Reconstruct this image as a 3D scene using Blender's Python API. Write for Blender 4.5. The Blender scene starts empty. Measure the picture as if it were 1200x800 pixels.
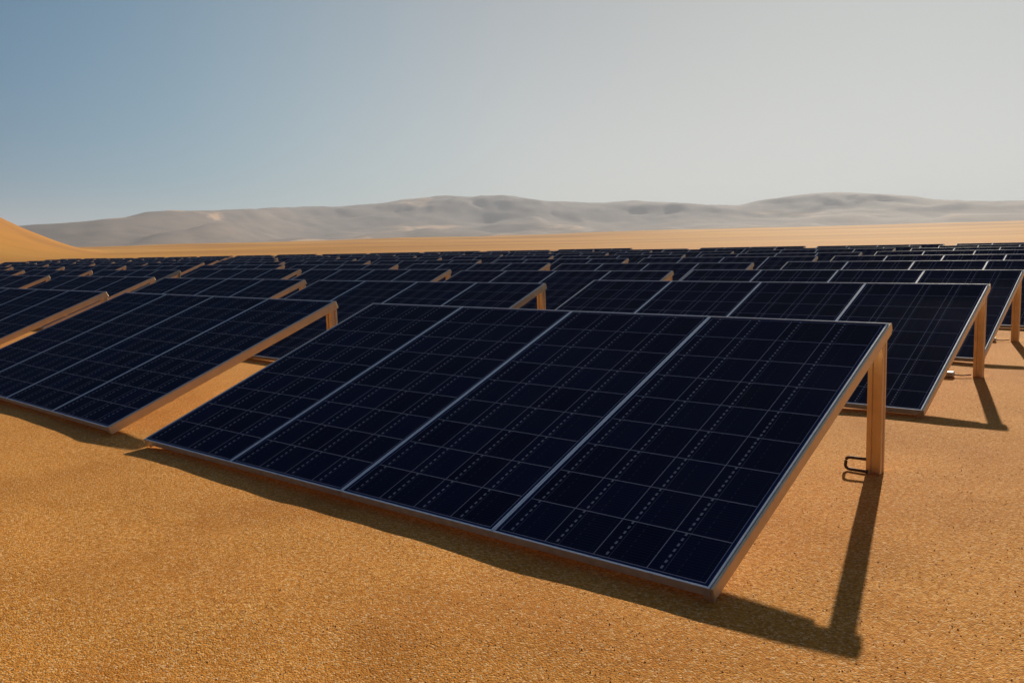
import bpy, bmesh, math, random
from math import radians as rad, sin, cos, pi
from mathutils import Vector, Matrix, noise
random.seed(7)
scn = bpy.context.scene
COL = scn.collection

# ------------------------------------------------------------------ measures
CAM = (5.2903, -2.5473, 1.2672)
YAW, PITCH, ROLL, FPX = 0.7005, -0.1187, -0.0283, 987.895
SLOPE_LEN, TILT, LOW = 2.1179, 0.3548, 0.0599
CT, ST = cos(TILT), sin(TILT)
SUN_EL, SUN_AZ = rad(20.3), rad(-14.0)          # azimuth from +y towards +x

SKY_G, SKY_K = (1.29, 1.34, 1.40), (.25, .25, .25)   # per channel gain and shoulder
# ------------------------------------------------------------------ helpers
def obj(name, bm, mats, parent=None, smooth=False):
    me = bpy.data.meshes.new(name)
    bm.normal_update()
    bm.to_mesh(me); bm.free()
    for m in (mats if isinstance(mats, (list, tuple)) else [mats]):
        me.materials.append(m)
    if smooth:
        for p in me.polygons: p.use_smooth = True
    o = bpy.data.objects.new(name, me)
    COL.objects.link(o)
    if parent: o.parent = parent
    return o

def tag(o, label=None, cat=None, group=None, kind=None):
    if label: o['label'] = label
    if cat: o['category'] = cat
    if group: o['group'] = group
    if kind: o['kind'] = kind
    return o

def box(bm, x0, x1, y0, y1, z0, z1, mat=None, bevel=0.0):
    """box, optionally bevelled, optionally mapped through mat (a function)"""
    vs = [bm.verts.new(c) for c in ((x0,y0,z0),(x1,y0,z0),(x1,y1,z0),(x0,y1,z0),
                                    (x0,y0,z1),(x1,y0,z1),(x1,y1,z1),(x0,y1,z1))]
    fs = [bm.faces.new([vs[i] for i in q]) for q in
          ((3,2,1,0),(4,5,6,7),(0,1,5,4),(1,2,6,5),(2,3,7,6),(3,0,4,7))]
    allv = vs
    if bevel:
        es = list({e for f in fs for e in f.edges})
        r = bmesh.ops.bevel(bm, geom=es, offset=bevel, segments=1, affect='EDGES')
        allv = list({v for v in r['verts']})
    if mat:
        for v in allv: v.co = Vector(mat(*v.co))
    return allv

def tilted(u, v, n):
    """table plane: u along the table, v up the slope, n out of the glass"""
    return (u, v*CT - n*ST, LOW + v*ST + n*CT)

def prism(bm, pts, z0, z1):
    """extrude a closed xy outline from z0 to z1"""
    a = [bm.verts.new((x, y, z0)) for x, y in pts]
    b = [bm.verts.new((x, y, z1)) for x, y in pts]
    n = len(pts)
    for i in range(n):
        j = (i+1) % n
        bm.faces.new((a[i], a[j], b[j], b[i]))
    bm.faces.new(b); bm.faces.new(a[::-1])
    return a, b

def tube(bm, pts, r, seg=8, closed=False):
    rings = []
    n = len(pts)
    for i, p in enumerate(pts):
        p = Vector(p)
        q0 = Vector(pts[(i-1) % n]) if (i > 0 or closed) else p
        q1 = Vector(pts[(i+1) % n]) if (i < n-1 or closed) else p
        d = (q1-q0).normalized()
        a = d.orthogonal().normalized() if abs(d.z) > .95 else d.cross(Vector((0,0,1))).normalized()
        b = d.cross(a).normalized()
        rings.append([bm.verts.new(p + a*r*cos(t*2*pi/seg) + b*r*sin(t*2*pi/seg)) for t in range(seg)])
    rng = range(n) if closed else range(n-1)
    for i in rng:
        A, B = rings[i], rings[(i+1) % n]
        for t in range(seg):
            bm.faces.new((A[t], A[(t+1) % seg], B[(t+1) % seg], B[t]))
    if not closed:
        bm.faces.new(rings[0][::-1]); bm.faces.new(rings[-1])
    bmesh.ops.recalc_face_normals(bm, faces=bm.faces)

# ------------------------------------------------------------------ materials
class NT:
    def __init__(s, m):
        m.use_nodes = True; s.t = m.node_tree; s.t.nodes.clear()
    def n(s, typ, **kw):
        nd = s.t.nodes.new(typ)
        for k, v in kw.items():
            if k.startswith('i_'):
                key = k[2:]
                key = int(key) if key.isdigit() else key.replace('_', ' ')
                s.set(nd, key, v)
            else: setattr(nd, k, v)
        return nd
    def set(s, nd, key, v):
        if isinstance(v, bpy.types.NodeSocket): s.t.links.new(v, nd.inputs[key])
        else: nd.inputs[key].default_value = v
    def math(s, op, a, b=0.0, c=0.0):
        nd = s.n('ShaderNodeMath', operation=op)
        for i, v in enumerate((a, b, c)): s.set(nd, i, v)
        return nd.outputs[0]
    def mix(s, f, a, b):
        nd = s.n('ShaderNodeMix', data_type='RGBA')
        s.set(nd, 0, f)
        for k, v in ((6, a), (7, b)):
            if not isinstance(v, bpy.types.NodeSocket) and len(v) == 3: v = (*v, 1)
            s.set(nd, k, v)
        return nd.outputs[2]
    def ramp(s, f, stops):
        nd = s.n('ShaderNodeValToRGB'); s.set(nd, 0, f)
        cr = nd.color_ramp
        while len(cr.elements) < len(stops): cr.elements.new(.5)
        for e, (p, c) in zip(cr.elements, stops):
            e.position = p; e.color = (*c, 1) if len(c) == 3 else c
        return nd.outputs[0]
    def noise(s, vec, scale, detail=3, rough=.55, dist=0):
        nd = s.n('ShaderNodeTexNoise'); s.set(nd, 'Vector', vec)
        s.set(nd, 'Scale', scale); s.set(nd, 'Detail', detail); s.set(nd, 'Roughness', rough); s.set(nd, 'Distortion', dist)
        return nd.outputs[0]
    def out(s, sh):
        o = s.n('ShaderNodeOutputMaterial'); s.t.links.new(sh, o.inputs[0])

def mat_steel(name, col, rough, metal, scale=30):
    m = bpy.data.materials.new(name); t = NT(m)
    co = t.n('ShaderNodeTexCoord').outputs['Object']
    info = t.n('ShaderNodeObjectInfo').outputs['Random']
    n1 = t.noise(co, scale, 4, .6); n2 = t.noise(co, scale*7, 2)
    dust = t.math('MULTIPLY', t.math('SUBTRACT', n1, .38), 1.5)
    c = t.mix(dust, tuple(x*.72 for x in col), col)
    c = t.mix(t.math('MULTIPLY', info, .18), c, (.42, .30, .18))
    r = t.math('ADD', rough, t.math('MULTIPLY', t.math('SUBTRACT', n1, .5), .35))
    bp = t.n('ShaderNodeBump', i_Strength=.08, i_Distance=.002, i_Height=n2)
    b = t.n('ShaderNodeBsdfPrincipled', i_Base_Color=c, i_Roughness=r, i_Metallic=metal, i_Normal=bp.outputs[0])
    t.out(b.outputs[0]); return m

M_FRAME = mat_steel('anodised_frame', (.92, .92, .96), .40, .75, 25)
M_BEAM = mat_steel('dusty_galvanised_steel', (.92, .70, .45), .45, .6, 14)
M_DARK = mat_steel('dark_cable', (.10, .05, .025), .7, 0, 40)
M_PALE = mat_steel('pale_plastic', (.62, .56, .48), .55, 0, 40)
M_BACK = mat_steel('white_backsheet', (.35, .34, .33), .7, 0, 6)

def mat_cells():
    m = bpy.data.materials.new('solar_cells'); t = NT(m)
    uv = t.n('ShaderNodeUVMap').outputs[0]
    sx = t.n('ShaderNodeSeparateXYZ'); t.set(sx, 0, uv)
    U, V = sx.outputs[0], sx.outputs[1]          # metres on the glass, from its lower left corner
    GW, GH = GLASS_W, GLASS_H
    mx, my = .018, .016
    cu = t.math('DIVIDE', t.math('SUBTRACT', U, mx), (GW-2*mx)/4)
    cv = t.math('DIVIDE', t.math('SUBTRACT', V, my), (GH-2*my)/9)
    fu = t.math('FRACT', cu); fv = t.math('FRACT', cv)
    def line(x, c, half):      # 1 within half of c
        return t.math('LESS_THAN', t.math('ABSOLUTE', t.math('SUBTRACT', x, c)), half)
    edge = lambda x: t.math('MINIMUM', x, t.math('SUBTRACT', 1.0, x))
    gapu = t.math('LESS_THAN', edge(fu), .0085)
    gapv = t.math('LESS_THAN', edge(fv), .0100)
    gap = t.math('MAXIMUM', gapu, gapv)
    # outside of the cell field: navy border
    outu = t.math('MAXIMUM', t.math('LESS_THAN', cu, -.004), t.math('GREATER_THAN', cu, 4.004))
    outv = t.math('MAXIMUM', t.math('LESS_THAN', cv, -.004), t.math('GREATER_THAN', cv, 9.004))
    outer = t.math('MAXIMUM', outu, outv)
    # ribbons and solder pads
    pads = t.math('GREATER_THAN', t.math('FRACT', t.math('MULTIPLY', cv, 7.0)), .50)
    r1 = t.math('MULTIPLY', line(fu, .215, .020), pads)
    r2 = t.math('MULTIPLY', line(fu, .50, .008), pads)
    r3 = line(fu, .285, .0035)
    r4 = line(fu, .90, .0035)
    fing = t.math('GREATER_THAN', t.math('FRACT', t.math('MULTIPLY', cv, 15.0)), .72)
    # per-cell tone
    cell = t.n('ShaderNodeCombineXYZ')
    rnd = t.n('ShaderNodeObjectInfo').outputs['Random']
    t.set(cell, 0, t.math('FLOOR', cu)); t.set(cell, 1, t.math('FLOOR', cv)); t.set(cell, 2, t.math('MULTIPLY', rnd, 91))
    wn = t.n('ShaderNodeTexWhiteNoise', noise_dimensions='3D'); t.set(wn, 'Vector', cell.outputs[0])
    base = t.mix(wn.outputs[0], (.0013, .0020, .0150), (.0034, .0046, .0330))
    gl = t.noise(uv, 3.2, 3, .6)
    c = t.mix(t.math('MULTIPLY', fing, .5), base, (.020, .023, .062))
    c = t.mix(t.math('MULTIPLY', r3, .55), c, (.23, .24, .32))
    c = t.mix(t.math('MULTIPLY', r4, .5), c, (.060, .065, .095))
    c = t.mix(t.math('MULTIPLY', r2, .38), c, (.10, .105, .14))
    c = t.mix(t.math('MULTIPLY', r1, .75), c, (.36, .37, .44))
    c = t.mix(t.math('MULTIPLY', gap, .80), c, (.36, .36, .43))
    c = t.mix(outer, c, (.008, .020, .085))
    # thin desert dust on the glass
    du = t.math('MULTIPLY', t.math('MAXIMUM', t.math('SUBTRACT', gl, .42), 0.0), .030)
    c = t.mix(du, c, (.45, .33, .22))
    ro = t.math('ADD', .16, t.math('MULTIPLY', gl, .12))
    # anti-reflection coated glass: almost no mirror straight on, a weak one at grazing angles
    lw = t.n('ShaderNodeLayerWeight', i_Blend=.5).outputs['Facing']
    fac = t.math('ADD', .009, t.math('MULTIPLY', t.math('POWER', lw, 4.0), .035))
    d = t.n('ShaderNodeBsdfDiffuse', i_Color=c)
    g = t.n('ShaderNodeBsdfGlossy', i_Color=(.80, .86, 1, 1), i_Roughness=ro)
    mx_ = t.n('ShaderNodeMixShader', i_0=fac, i_1=d.outputs[0], i_2=g.outputs[0])
    t.out(mx_.outputs[0]); return m

LIP = .0095
PW = .998
GLASS_W = PW - 2*LIP
GLASS_H = SLOPE_LEN - 2*LIP
M_CELL = mat_cells()

def mat_sand():
    m = bpy.data.materials.new('sand'); t = NT(m)
    co = t.n('ShaderNodeTexCoord').outputs['Object']
    big = t.noise(co, .35, 4, .6)
    mid = t.noise(co, 2.2, 5, .65, .3)
    fine = t.noise(co, 60, 3, .7)
    mp = t.n('ShaderNodeMapping'); t.set(mp, 0, co)
    vor = t.n('ShaderNodeTexVoronoi', feature='F1'); t.set(vor, 'Vector', co); t.set(vor, 'Scale', 150)
    vor2 = t.n('ShaderNodeTexVoronoi', feature='F1'); t.set(vor2, 'Vector', co); t.set(vor2, 'Scale', 310)
    vc = t.n('ShaderNodeSeparateXYZ'); t.set(vc, 0, vor.outputs['Color'])
    c = t.ramp(big, [(.3, (.58, .222, .036)), (.7, (.72, .315, .056))])
    c = t.mix(t.math('MULTIPLY', t.math('SUBTRACT', mid, .35), 1.1), c, (.62, .250, .035))
    spk = t.noise(co, 58, 2, .6)
    c = t.mix(t.n('ShaderNodeMapRange', i_0=spk, i_1=.50, i_2=.66, i_4=.55).outputs[0], c, (.84, .47, .155))
    c = t.mix(t.n('ShaderNodeMapRange', i_0=spk, i_1=.50, i_2=.34, i_4=.60).outputs[0], c, (.34, .115, .015))
    pat = t.noise(co, .8, 3, .6, .4)
    c = t.mix(t.n('ShaderNodeMapRange', i_0=pat, i_1=.48, i_2=.68, i_4=.62).outputs[0], c, (.46, .165, .022))
    c = t.mix(t.math('MULTIPLY', t.math('GREATER_THAN', vc.outputs[0], .88), .50), c, (.85, .60, .32))
    c = t.mix(t.math('MULTIPLY', t.math('LESS_THAN', vc.outputs[0], .14), .45), c, (.25, .095, .02))
    c = t.mix(t.math('MULTIPLY', t.math('LESS_THAN', fine, .42), .30), c, (.30, .135, .038))
    # far away the plain turns into yellower dune sand
    sp = t.n('ShaderNodeNewGeometry').outputs['Position']
    ln = t.n('ShaderNodeVectorMath', operation='LENGTH'); t.set(ln, 0, sp)
    far = t.n('ShaderNodeMapRange', interpolation_type='SMOOTHSTEP'); t.set(far, 0, ln.outputs['Value'])
    far.inputs[1].default_value = 25; far.inputs[2].default_value = 140
    mb = t.n('ShaderNodeMapping'); t.set(mb, 0, co); mb.inputs['Scale'].default_value = (.0035, .014, .01)
    dn = t.noise(mb.outputs[0], 1.0, 4, .6)
    fc = t.ramp(dn, [(.34, (.36, .165, .045)), (.5, (.52, .240, .045)), (.66, (.64, .335, .070))])
    c = t.mix(far.outputs[0], c, fc)
    # grain relief
    h = t.math('ADD', t.math('MULTIPLY', vor.outputs['Distance'], -.55), t.math('MULTIPLY', vor2.outputs['Distance'], -.3))
    h = t.math('ADD', h, t.math('MULTIPLY', fine, .5))
    h = t.math('ADD', h, t.math('MULTIPLY', mid, 1.6))
    bp = t.n('ShaderNodeBump', i_Strength=.62, i_Distance=.007, i_Height=h)
    b = t.n('ShaderNodeBsdfPrincipled', i_Base_Color=c, i_Roughness=.95, i_Normal=bp.outputs[0])
    b.inputs['Specular IOR Level'].default_value = .09
    t.out(b.outputs[0]); return m
M_SAND = mat_sand()

def mat_grit():
    m = bpy.data.materials.new('grit'); t = NT(m)
    g = t.n('ShaderNodeNewGeometry').outputs['Random Per Island']
    c = t.ramp(g, [(0, (.42, .17, .035)), (.35, (.60, .27, .06)), (.75, (.72, .38, .12)), (1, (.85, .62, .36))])
    b = t.n('ShaderNodeBsdfPrincipled', i_Base_Color=c, i_Roughness=.85)
    t.out(b.outputs[0]); return m
M_GRIT = mat_grit()

def mat_hills():
    m = bpy.data.materials.new('hill_rock'); t = NT(m)
    co = t.n('ShaderNodeTexCoord').outputs['Object']
    mp = t.n('ShaderNodeMapping'); t.set(mp, 0, co); mp.inputs['Scale'].default_value = (.0011, .0011, .008); mp.inputs['Location'].default_value = (3.7, 1.3, 0)
    n1 = t.noise(mp.outputs[0], 1.0, 5, .6, .6)
    mq = t.n('ShaderNodeMapping'); t.set(mq, 0, co); mq.inputs['Scale'].default_value = (.0042, .0042, .02)
    n2 = t.noise(mq.outputs[0], 1.0, 6, .65, .3)
    c = t.mix(n2, (.048, .054, .064), (.33, .25, .20))
    c = t.mix(t.math('MULTIPLY', t.n('ShaderNodeMapRange', interpolation_type='SMOOTHSTEP', i_0=n1, i_1=.57, i_2=.66).outputs[0], .75), c, (.62, .40, .24))
    # low skirts are drifted over with sand
    sp = t.n('ShaderNodeSeparateXYZ'); t.set(sp, 0, co)
    zz = t.math('ADD', sp.outputs[2], t.math('MULTIPLY', t.math('SUBTRACT', n2, .5), 36.0))
    low = t.n('ShaderNodeMapRange', interpolation_type='SMOOTHSTEP', i_0=zz, i_1=24.0, i_2=2.0)
    c = t.mix(t.math('MULTIPLY', low.outputs[0], .22), c, (.58, .36, .19))
    b = t.n('ShaderNodeBsdfPrincipled', i_Base_Color=c, i_Roughness=.95)
    b.inputs['Specular IOR Level'].default_value = .1
    t.out(b.outputs[0]); return m
M_HILL = mat_hills()

# ------------------------------------------------------------------ terrain
AZ0 = math.degrees(YAW)
def px_az(x): return AZ0 - math.degrees(math.atan((x-600)/FPX))      # bearing west of +y
def interp(tab, x):
    if x <= tab[0][0]: return tab[0][1]
    if x >= tab[-1][0]: return tab[-1][1]
    for (a, b), (c, d) in zip(tab, tab[1:]):
        if x <= c:
            k = (x-a)/(c-a); k = k*k*(3-2*k)*.5 + k*.5
            return b + (d-b)*k
def smooth(a, b, x):
    k = min(1, max(0, (x-a)/(b-a))); return k*k*(3-2*k)
def fbm(x, y, o=4, s=0.0):
    return noise.fractal(Vector((x, y, s)), 1.0, 2.0, o)

def polar(name, az_list, r_list, zf, mat, parent=None):
    bm = bmesh.new(); rows = []
    full = abs(az_list[-1]-az_list[0]) >= 359.9
    for r in r_list:
        row = []
        for a in (az_list[:-1] if full else az_list):
            x = CAM[0] - r*sin(rad(a)); y = CAM[1] + r*cos(rad(a))
            row.append(bm.verts.new((x, y, zf(x, y, r, a))))
        rows.append(row)
    n = len(rows[0])
    for i in range(len(rows)-1):
        for j in range(n if full else n-1):
            k = (j+1) % n
            bm.faces.new((rows[i][j], rows[i+1][j], rows[i+1][k], rows[i][k]))
    if r_list[0] < .6:
        bm.faces.new(rows[0][::-1])
    bmesh.ops.recalc_face_normals(bm, faces=bm.faces)
    if sum(f.normal.z for f in bm.faces) < 0: bmesh.ops.reverse_faces(bm, faces=bm.faces)
    return obj(name, bm, mat, parent, smooth=True)

def ground_z(x, y, r, a):
    z = .010*fbm(x*.9, y*.9, 3) + .004*noise.noise(Vector((x*3.3, y*3.3, 1)))
    z *= 1 - smooth(40, 90, r)*.2
    z += smooth(95, 420, r)*(1.2 + 1.0*fbm(x/150, y/150, 3, 3)) + smooth(350, 1100, r)*(6.0 + 2.5*fbm(x/420, y/420, 3, 9))
    # high dune standing at the far left
    s = max(0, (a-65.4)/10.4)
    crest = (smooth(0, 1, s)*.75 + .25*min(1, s)) * (1 - .8*smooth(80, 100, a))
    if crest > 0:
        z += crest*smooth(170, 380, r)*(1-smooth(420, 760, r))*(26 + 3.0*fbm(x/60, y/60, 4, 5) + .6*noise.noise(Vector((x/14, y/9, 2))))
    z -= smooth(1500, 2600, r)*8
    return z
azl = [i*360/720 for i in range(721)]
rl = [.5]
while rl[-1] < 9800: rl.append(rl[-1]*1.032 + .0)
tag(polar('ground', azl, rl, ground_z, M_SAND), kind='structure')

SKY_L = [(-500,262),(-120,258),(-40,264),(20,265),(60,262),(100,260),(150,255),(185,249),(212,247.5),(260,247.5),(320,244),(360,243),
         (400,242),(440,239),(480,234.5),(515,231),(560,232.5),(600,231),(650,236),(700,237),(745,236.5),(790,239),
         (830,241.5),(868,241),(890,236),(930,231),(975,227.5),(1010,227),(1060,229),(1100,234),(1140,236),(1200,235),
         (1260,238),(1340,233),(1500,240),(1800,236)]
HOR = lambda x: 282.6 - (x-600)*.0283
SKY_A = sorted((px_az(x), (HOR(x)-y)/FPX*cos(math.atan((x-600)/FPX))) for x, y in SKY_L)
def hills_z(x, y, r, a):
    e = interp(SKY_A, a)*(1 - .5*smooth(92, 125, a))*(1 - .5*smooth(-8, -35, a) if a < -8 else 1)
    D = 1 - .40*smooth(46, 66, a)
    rg = (6300 + 500*fbm(a/14, 2.0, 2, 7))*D
    main = e*rg*math.exp(-((r-rg)/(1050*D if r < rg else 1500*D))**2)
    # lower, nearer spurs in front of it
    z = main
    for rr, wd, k, sd in ((3300, 330, .30, 11), (4000, 420, .42, 23), (4900, 520, .60, 31)):
        f = .55 + .75*noise.noise(Vector((a/7.0, sd, 0))) + .25*noise.noise(Vector((a/2.2, sd, 3)))
        rr *= D; wd *= D; r0 = rr + D*380*noise.noise(Vector((a/9.0, sd, 5)))
        z = max(z, 0) + 0
        w = e*rr*k*max(0, f)*math.exp(-((r-r0)/wd)**2)
        z = max(z, w) + .25*min(z, w)
    rough = fbm(x/700, y/700, 5, 2)*.6 + abs(fbm(x/260, y/260, 4, 4))*-.34
    z *= 1 + .34*rough*(1 - .75*smooth(.75, 1.0, math.exp(-((r-rg)/900)**2)))
    return z - 8 + 6*smooth(1800, 2600, r)
hl = [-60 + i*.22 for i in range(int(200/.22)+1)]
hr = [1650 + i*40 for i in range(20)] + [2450 + i*62 for i in range(112)]
tag(polar('hills', hl, hr, hills_z, M_HILL), kind='structure')

# loose grit lying on the sand near the viewer
def make_grit():
    bm = bmesh.new(); rnd = random.Random(3)
    base = []
    for i in range(9000):
        r = 1.0 + 6.5*rnd.random()**1.25; a = rad(AZ0 + rnd.uniform(-36, 36))
        x = CAM[0] - r*sin(a); y = CAM[1] + r*cos(a)
        s = rnd.uniform(.0012, .0034) * (1.35 if rnd.random() < .03 else 1)
        z = ground_z(x, y, r, 0) + s*.25
        vs = []
        for d in ((1,0,0),(0,1,0),(-1,0,0),(0,-1,0),(0,0,.75),(0,0,-.5)):
            k = s*rnd.uniform(.7, 1.25)
            vs.append(bm.verts.new((x+d[0]*k, y+d[1]*k, z+d[2]*k)))
        for q in ((0,1,4),(1,2,4),(2,3,4),(3,0,4),(1,0,5),(2,1,5),(3,2,5),(0,3,5)):
            bm.faces.new([vs[k] for k in q])
    return obj('grit', bm, M_GRIT)
tag(make_grit(), 'coarse sand grains lying loose on the orange ground', 'grit', kind='stuff')

# ------------------------------------------------------------------ solar table
FD = .038            # frame depth
def make_frame_mesh():
    bm = bmesh.new()
    T = tilted
    a, b = 0, PW
    box(bm, a, b, 0, LIP, -FD, 0, T, .0012)
    box(bm, a, b, SLOPE_LEN-LIP, SLOPE_LEN, -FD, 0, T, .0012)
    box(bm, a, a+LIP, LIP+.0004, SLOPE_LEN-LIP-.0004, -FD, -.0004, T, .0012)
    box(bm, b-LIP, b, LIP+.0004, SLOPE_LEN-LIP-.0004, -FD, -.0004, T, .0012)
    return bm
def make_glass_mesh():
    bm = bmesh.new()
    uvl = bm.loops.layers.uv.new('UVMap')
    u0, u1, v0, v1 = LIP-.001, PW-LIP+.001, LIP-.001, SLOPE_LEN-LIP+.001
    top = [bm.verts.new(tilted(u, v, -.0035)) for u, v in ((u0,v0),(u1,v0),(u1,v1),(u0,v1))]
    bot = [bm.verts.new(tilted(u, v, -.0085)) for u, v in ((u0,v0),(u1,v0),(u1,v1),(u0,v1))]
    f = bm.faces.new(top)
    for l, (u, v) in zip(f.loops, ((0,0),(GLASS_W,0),(GLASS_W,GLASS_H),(0,GLASS_H))): l[uvl].uv = (u, v)
    g = bm.faces.new(bot[::-1]); g.material_index = 1
    for i in range(4):
        j = (i+1) % 4; s = bm.faces.new((top[i], bot[i], bot[j], top[j])); s.material_index = 1
    return bm
def make_junction_mesh():
    bm = bmesh.new()
    box(bm, .44, .56, SLOPE_LEN-.30, SLOPE_LEN-.20, -.030, -.0087, tilted, .003)
    return bm

POST_V = .955*SLOPE_LEN          # where the rear posts meet the slope
def post_mesh(x):
    """rolled channel post with lips; x is its outer (right) face"""
    bm = bmesh.new()
    w, d, t, lip = .075, .066, .0045, .016
    yc = 1.985
    zt = LOW + (yc/CT)*ST - .075
    y0, y1 = yc-d/2, yc+d/2
    x0, x1 = x-w, x
    # rolled tube with a stiffening groove down every face
    g, e = .011, .009
    pts = []
    def side(p, q, nx, ny):
        L_ = math.hypot(q[0]-p[0], q[1]-p[1]); dx, dy = (q[0]-p[0])/L_, (q[1]-p[1])/L_
        b0 = .003
        for k, dd in ((b0, 0), (L_/2-g-.003, 0), (L_/2-g, e), (L_/2+g, e), (L_/2+g+.003, 0), (L_-b0, 0)):
            pts.append((p[0]+dx*k-nx*dd, p[1]+dy*k-ny*dd))
    side((x0,y0), (x1,y0), 0, -1); side((x1,y0), (x1,y1), 1, 0); side((x1,y1), (x0,y1), 0, 1); side((x0,y1), (x0,y0), -1, 0)
    a, b = prism(bm, pts, -.05, zt)
    for v in b:      # cut the head along the slope
        v.co.z = LOW + (v.co.y/CT)*ST - .052
    bmesh.ops.recalc_face_normals(bm, faces=bm.faces)
    return bm
BD = .050           # beam depth below the frames
def beam_mesh(x0, x1):
    """side beam, carries the panels and closes the end of the table; bolts on it"""
    bm = bmesh.new()
    box(bm, x0, x1, .004, SLOPE_LEN+.012, -FD-BD+.018, -FD-.001, lambda u, v, n: tilted(u, v, n), .002)
    # taper the low end so that it rests on the sand
    for v in bm.verts:
        if v.co.y < .3 and v.co.z < .004: v.co.z = .004
    return bm
def plate_mesh(x0, x1):
    bm = bmesh.new()
    box(bm, x0, x1, .002, SLOPE_LEN+.006, -FD-.010, -.0025, tilted, .0015)
    return bm
def bolts_mesh(x):
    bm = bmesh.new()
    for v in (.25, .85, 1.45, POST_V-.035, POST_V+.005):
        c = tilted(x, v, -FD-.014)
        r = .0075
        ring0 = [bm.verts.new((x, c[1]+r*cos(k*pi/3), c[2]+r*sin(k*pi/3))) for k in range(6)]
        ring1 = [bm.verts.new((x+.006, c[1]+r*cos(k*pi/3), c[2]+r*sin(k*pi/3))) for k in range(6)]
        for k in range(6):
            bm.faces.new((ring0[k], ring0[(k+1)%6], ring1[(k+1)%6], ring1[k]))
        bm.faces.new(ring1)
    bmesh.ops.recalc_face_normals(bm, faces=bm.faces)
    return bm
def purlin_mesh(v):
    bm = bmesh.new()
    box(bm, .03, 3.97, v-.02, v+.02, -FD-.042, -FD-.001, tilted, .001)
    return bm
def foot_mesh(x):
    bm = bmesh.new()
    box(bm, x-.11, x+.035, 1.925, 2.045, .002, .012, None, .002)
    return bm
def loop_pts(x, y, w, h, z, rc=.025):
    pts = [(x, y, z+h)]
    for cx, cz, a0 in ((x-w+rc, z+h-rc, 90), (x-w+rc, z+rc, 180)):
        for k in range(5):
            a = rad(a0 + k*22.5)
            pts.append((cx+rc*cos(a), y-.02*(1-(cz-z)/h), cz+rc*sin(a)))
    return pts + [(x+.01, y-.02, z)]

def make_table():
    root = bpy.data.objects.new('solar_table', None); COL.objects.link(root)
    root.empty_display_size = .3
    fm = gm = jm = None
    for i in range(4):
        if i == 0:
            p = obj('solar_panel', make_glass_mesh(), [M_CELL, M_BACK], root)
            f = obj('frame', make_frame_mesh(), M_FRAME, p); j = obj('junction_box', make_junction_mesh(), M_DARK, p)
            gm, fm, jm = p.data, f.data, j.data
        else:
            p = bpy.data.objects.new('solar_panel', gm); COL.objects.link(p); p.parent = root
            f = bpy.data.objects.new('frame', fm); COL.objects.link(f); f.parent = p
            j = bpy.data.objects.new('junction_box', jm); COL.objects.link(j); j.parent = p
        p.location = (i*1.0 + .001, 0, 0)
    for x0, x1 in ((4.0, 4.012), (-.012, 0.0)):
        obj('end_plate', plate_mesh(x0, x1), M_BEAM, root)
    for x in (4.004, .036):
        b = obj('side_beam', beam_mesh(x-.040, x+.001), M_BEAM, root)
    for v in (.5, 1.6): obj('purlin', purlin_mesh(v), M_BEAM, root)
    for x in (3.985, .095):
        p = obj('leg', post_mesh(x), M_BEAM, root)
    return root
def loop_part(root):
    bm = bmesh.new(); tube(bm, loop_pts(3.912, 1.962, .105, .062, .010, .020), .0085)
    return obj('cable_loop', bm, M_DARK, root, True)
def clamp_part(root):
    bm = bmesh.new()
    box(bm, 3.70, 3.78, 1.84, 1.92, .0, .045, None, .008)
    tube(bm, [(3.78, 1.88, .02), (3.84, 1.90, .016), (3.90, 1.95, .02)], .006)
    return obj('ground_clamp', bm, M_PALE, root)

def copy_table(src, loc, rz):
    r = src.copy(); COL.objects.link(r); r.location = loc; r.rotation_euler = (0, 0, rz)
    for ch in src.children:
        if ch.name.startswith(('cable_loop', 'ground_clamp')): continue
        c = ch.copy(); COL.objects.link(c); c.parent = r
        for g in ch.children:
            d = g.copy(); COL.objects.link(d); d.parent = c
    return r

ORD = ['', 'first', 'second', 'third', 'fourth', 'fifth', 'sixth', 'seventh', 'eighth', 'ninth', 'tenth', 'eleventh', 'twelfth',
       'thirteenth', 'fourteenth', 'fifteenth', 'sixteenth', 'seventeenth', 'eighteenth', 'nineteenth', 'twentieth', 'twenty-first', 'twenty-second']
GROUP = 'tilted solar tables set out in rows on the desert sand'
# camera axes, only to decide which tables the photo could show
_f = Vector((-sin(YAW)*cos(PITCH), cos(YAW)*cos(PITCH), sin(PITCH)))
_r0 = Vector((cos(YAW), sin(YAW), 0)); _u0 = _r0.cross(_f)
RIGHT = _r0*cos(ROLL) + _u0*sin(ROLL); UP = -_r0*sin(ROLL) + _u0*cos(ROLL)
def in_frame(x, y):
    for dx in (-4, -3, -2, -1, 0):
        for dy, dz in ((0, .03), (2, .8)):
            d = Vector((x+dx, y+dy, dz)) - Vector(CAM)
            w = d.dot(_f)
            if w < .2: continue
            px = 600 + FPX*d.dot(RIGHT)/w; py = 400 - FPX*d.dot(UP)/w
            if -3 < px < 1203 and py < 830: return True
    return False
FIX = {(0,0):(4.0,0,0), (0,1):(-.59,.13,-.0245), (0,2):(-5.05,.12,0), (1,0):(3.80,3.47,0), (1,1):(-.40,2.80,0), (1,2):(-4.85,2.88,0),
       (1,3):(-9.7,3.1,0), (1,4):(-14.3,3.1,0), (2,0):(3.63,6.16,0), (2,1):(-.53,5.85,0), (2,2):(-5.2,6.25,0), (2,3):(-9.8,6.4,0),
       (3,1):(-.76,9.0,0)}
LEFT_END = {0:-37, 1:-37, 2:-37, 3:-38, 4:-45, 5:-50, 6:-60, 7:-63, 8:-67, 9:-73}
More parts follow.
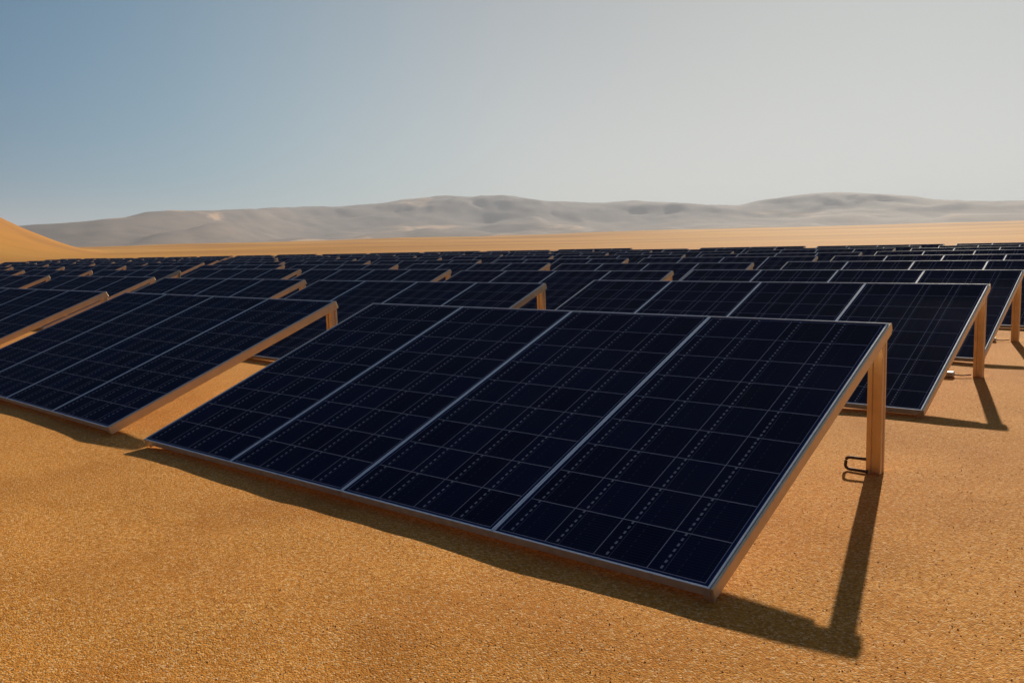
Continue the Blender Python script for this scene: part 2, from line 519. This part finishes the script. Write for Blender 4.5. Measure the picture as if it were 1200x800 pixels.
SPECIAL = {
 (0,0):'large solar table nearest the viewer, a dark wire loop at its rear post',
 (0,1):'front row solar table beside the nearest one, orange-lit side rail over a strip of sand',
 (0,2):'partly cropped front row solar table at the left edge of the photo',
 (1,0):'solar table right behind the nearest one, casting its post shadow on open sand',
 (2,0):'rightmost solar table of the third row, rear post just inside the right edge',
}
proto = make_table()
first = True
rnd = random.Random(11)
for j in range(10):
    for i in range(0, 24):
        x, y = 4 - .142*j - 4.386*i, 3.12*j - .098*i
        if j >= 1: x += .10*rnd.uniform(-1, 1)
        y += .08*rnd.uniform(-1, 1) if j > 2 else 0
        turn = None
        if (j, i) in FIX: x, y, turn = FIX[(j, i)]
        if x - 4 < LEFT_END[j] or not in_frame(x, y) or (j == 9 and i < 4): continue
        rz = 0 if (j, i) == (0, 0) else rad(rnd.uniform(-.35, .35))
        if j > 2: rz *= 1.6
        if turn: rz = turn
        loc = (x-4, y, 0 if j < 3 else .02*rnd.uniform(-.6, .6))
        if first: t = proto; t.location = loc; t.rotation_euler = (0, 0, rz); first = False
        else: t = copy_table(proto, loc, rz)
        if (j, i) == (0, 0): pass
        lab = SPECIAL.get((j, i))
        if not lab:
            pos = 'rightmost solar table' if i == 0 else ORD[i+1] + ' solar table from the right end'
            row = {0: 'of the front row', 9: 'of the farthest row'}.get(j, 'of the %s row from the front' % ORD[j+1])
            lab = 'dark blue ' + pos + ' ' + row
        tag(t, lab, 'solar table', GROUP)
        if (j, i) == (0, 0): keep = t
        elif i == 0 and j in (1, 2): clamp_part(t)
loop_part(keep)

# ------------------------------------------------------------------ haze
bm = bmesh.new()
box(bm, -11500, 11500, -11500, 11500, -12, 420)
mh = bpy.data.materials.new('desert_haze'); t = NT(mh)
pv = t.n('ShaderNodeVolumePrincipled')
pv.inputs['Color'].default_value = (.66, .75, .89, 1)
pv.inputs['Density'].default_value = 1.0e-4
pv.inputs['Anisotropy'].default_value = .1
o_ = t.n('ShaderNodeOutputMaterial'); t.t.links.new(pv.outputs[0], o_.inputs['Volume'])
tag(obj('haze', bm, mh), kind='stuff')

# ------------------------------------------------------------------ light
w = bpy.data.worlds.new('World'); scn.world = w; w.use_nodes = True
nt = w.node_tree; nt.nodes.clear()
sky = nt.nodes.new('ShaderNodeTexSky'); sky.sky_type = 'NISHITA'; sky.sun_disc = False
sky.sun_elevation = SUN_EL; sky.sun_rotation = SUN_AZ
sky.altitude = 300; sky.air_density = 1.0; sky.dust_density = 1.2; sky.ozone_density = 1.0
bg = nt.nodes.new('ShaderNodeBackground'); bg.inputs[1].default_value = .1
wo = nt.nodes.new('ShaderNodeOutputWorld')
# the dusty sky glows less towards the sun than clean air would: soft shoulder x*g / (1 + x*k)
def vm(op, a, b):
    n = nt.nodes.new('ShaderNodeVectorMath'); n.operation = op
    for i, q in enumerate((a, b)):
        if isinstance(q, bpy.types.NodeSocket): nt.links.new(q, n.inputs[i])
        else: n.inputs[i].default_value = (q,)*3 if isinstance(q, float) else q
    return n.outputs[0]
pw = vm('MULTIPLY', sky.outputs[0], 1.0)
cs = vm('DIVIDE', vm('MULTIPLY', pw, SKY_G), vm('ADD', vm('MULTIPLY', pw, SKY_K), 1.0))
# dust brightens the air around the sun and leaves it bluer away from it
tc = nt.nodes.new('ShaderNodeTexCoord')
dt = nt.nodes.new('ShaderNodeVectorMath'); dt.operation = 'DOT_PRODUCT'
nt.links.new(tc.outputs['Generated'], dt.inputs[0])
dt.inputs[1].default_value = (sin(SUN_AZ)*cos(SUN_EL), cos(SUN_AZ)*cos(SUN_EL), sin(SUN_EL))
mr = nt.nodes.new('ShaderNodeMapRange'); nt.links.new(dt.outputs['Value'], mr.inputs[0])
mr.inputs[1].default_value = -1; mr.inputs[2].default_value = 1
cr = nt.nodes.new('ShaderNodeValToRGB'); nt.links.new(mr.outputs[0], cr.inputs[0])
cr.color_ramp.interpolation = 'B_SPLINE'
stops = [(-1, (.11, .14, .23)), (-.3, (.12, .155, .26)), (.15, (.15, .25, .40)), (.50, (.19, .46, .71)), (.68, (.44, .73, .90)), (.84, (.93, .99, 1.0)), (.93, (.99, 1, .98)), (1, (.93, .95, .93))]  # lowest stops darken the unseen sky away from the sun, cutting ambient fill
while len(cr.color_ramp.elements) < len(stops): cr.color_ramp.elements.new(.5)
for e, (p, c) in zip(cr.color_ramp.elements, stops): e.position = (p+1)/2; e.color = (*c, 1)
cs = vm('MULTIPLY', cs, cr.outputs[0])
sz = nt.nodes.new('ShaderNodeSeparateXYZ'); nt.links.new(tc.outputs['Generated'], sz.inputs[0])
mv = nt.nodes.new('ShaderNodeMapRange'); nt.links.new(sz.outputs[2], mv.inputs[0])
for k_, q_ in enumerate((0.0, .34, 1.12, .84)): mv.inputs[k_+1].default_value = q_
cs = vm('MULTIPLY', cs, mv.outputs[0])
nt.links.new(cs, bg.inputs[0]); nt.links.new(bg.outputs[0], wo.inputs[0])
sd = bpy.data.lights.new('sun', 'SUN'); sd.energy = 5; sd.angle = rad(.6); sd.color = (1, .88, .70)
so = bpy.data.objects.new('sun', sd); COL.objects.link(so)
v = Vector((sin(SUN_AZ)*cos(SUN_EL), cos(SUN_AZ)*cos(SUN_EL), sin(SUN_EL)))
so.rotation_euler = v.to_track_quat('Z', 'Y').to_euler()

# ------------------------------------------------------------------ camera
cd = bpy.data.cameras.new('camera'); co_ = bpy.data.objects.new('camera', cd); COL.objects.link(co_)
cd.sensor_width = 36; cd.lens = FPX/1200*36; cd.clip_start = .05; cd.clip_end = 40000
m3 = Matrix((RIGHT, UP, -_f)).transposed()
co_.matrix_world = Matrix.Translation(CAM) @ m3.to_4x4()
scn.camera = co_

scn.render.engine = 'CYCLES'
scn.cycles.volume_bounces = 1
scn.cycles.max_bounces = 6
scn.view_settings.view_transform = 'Standard'; scn.view_settings.look = 'None'
scn.view_settings.exposure = 0.5; scn.view_settings.gamma = 1
scn.view_settings.use_curve_mapping = False
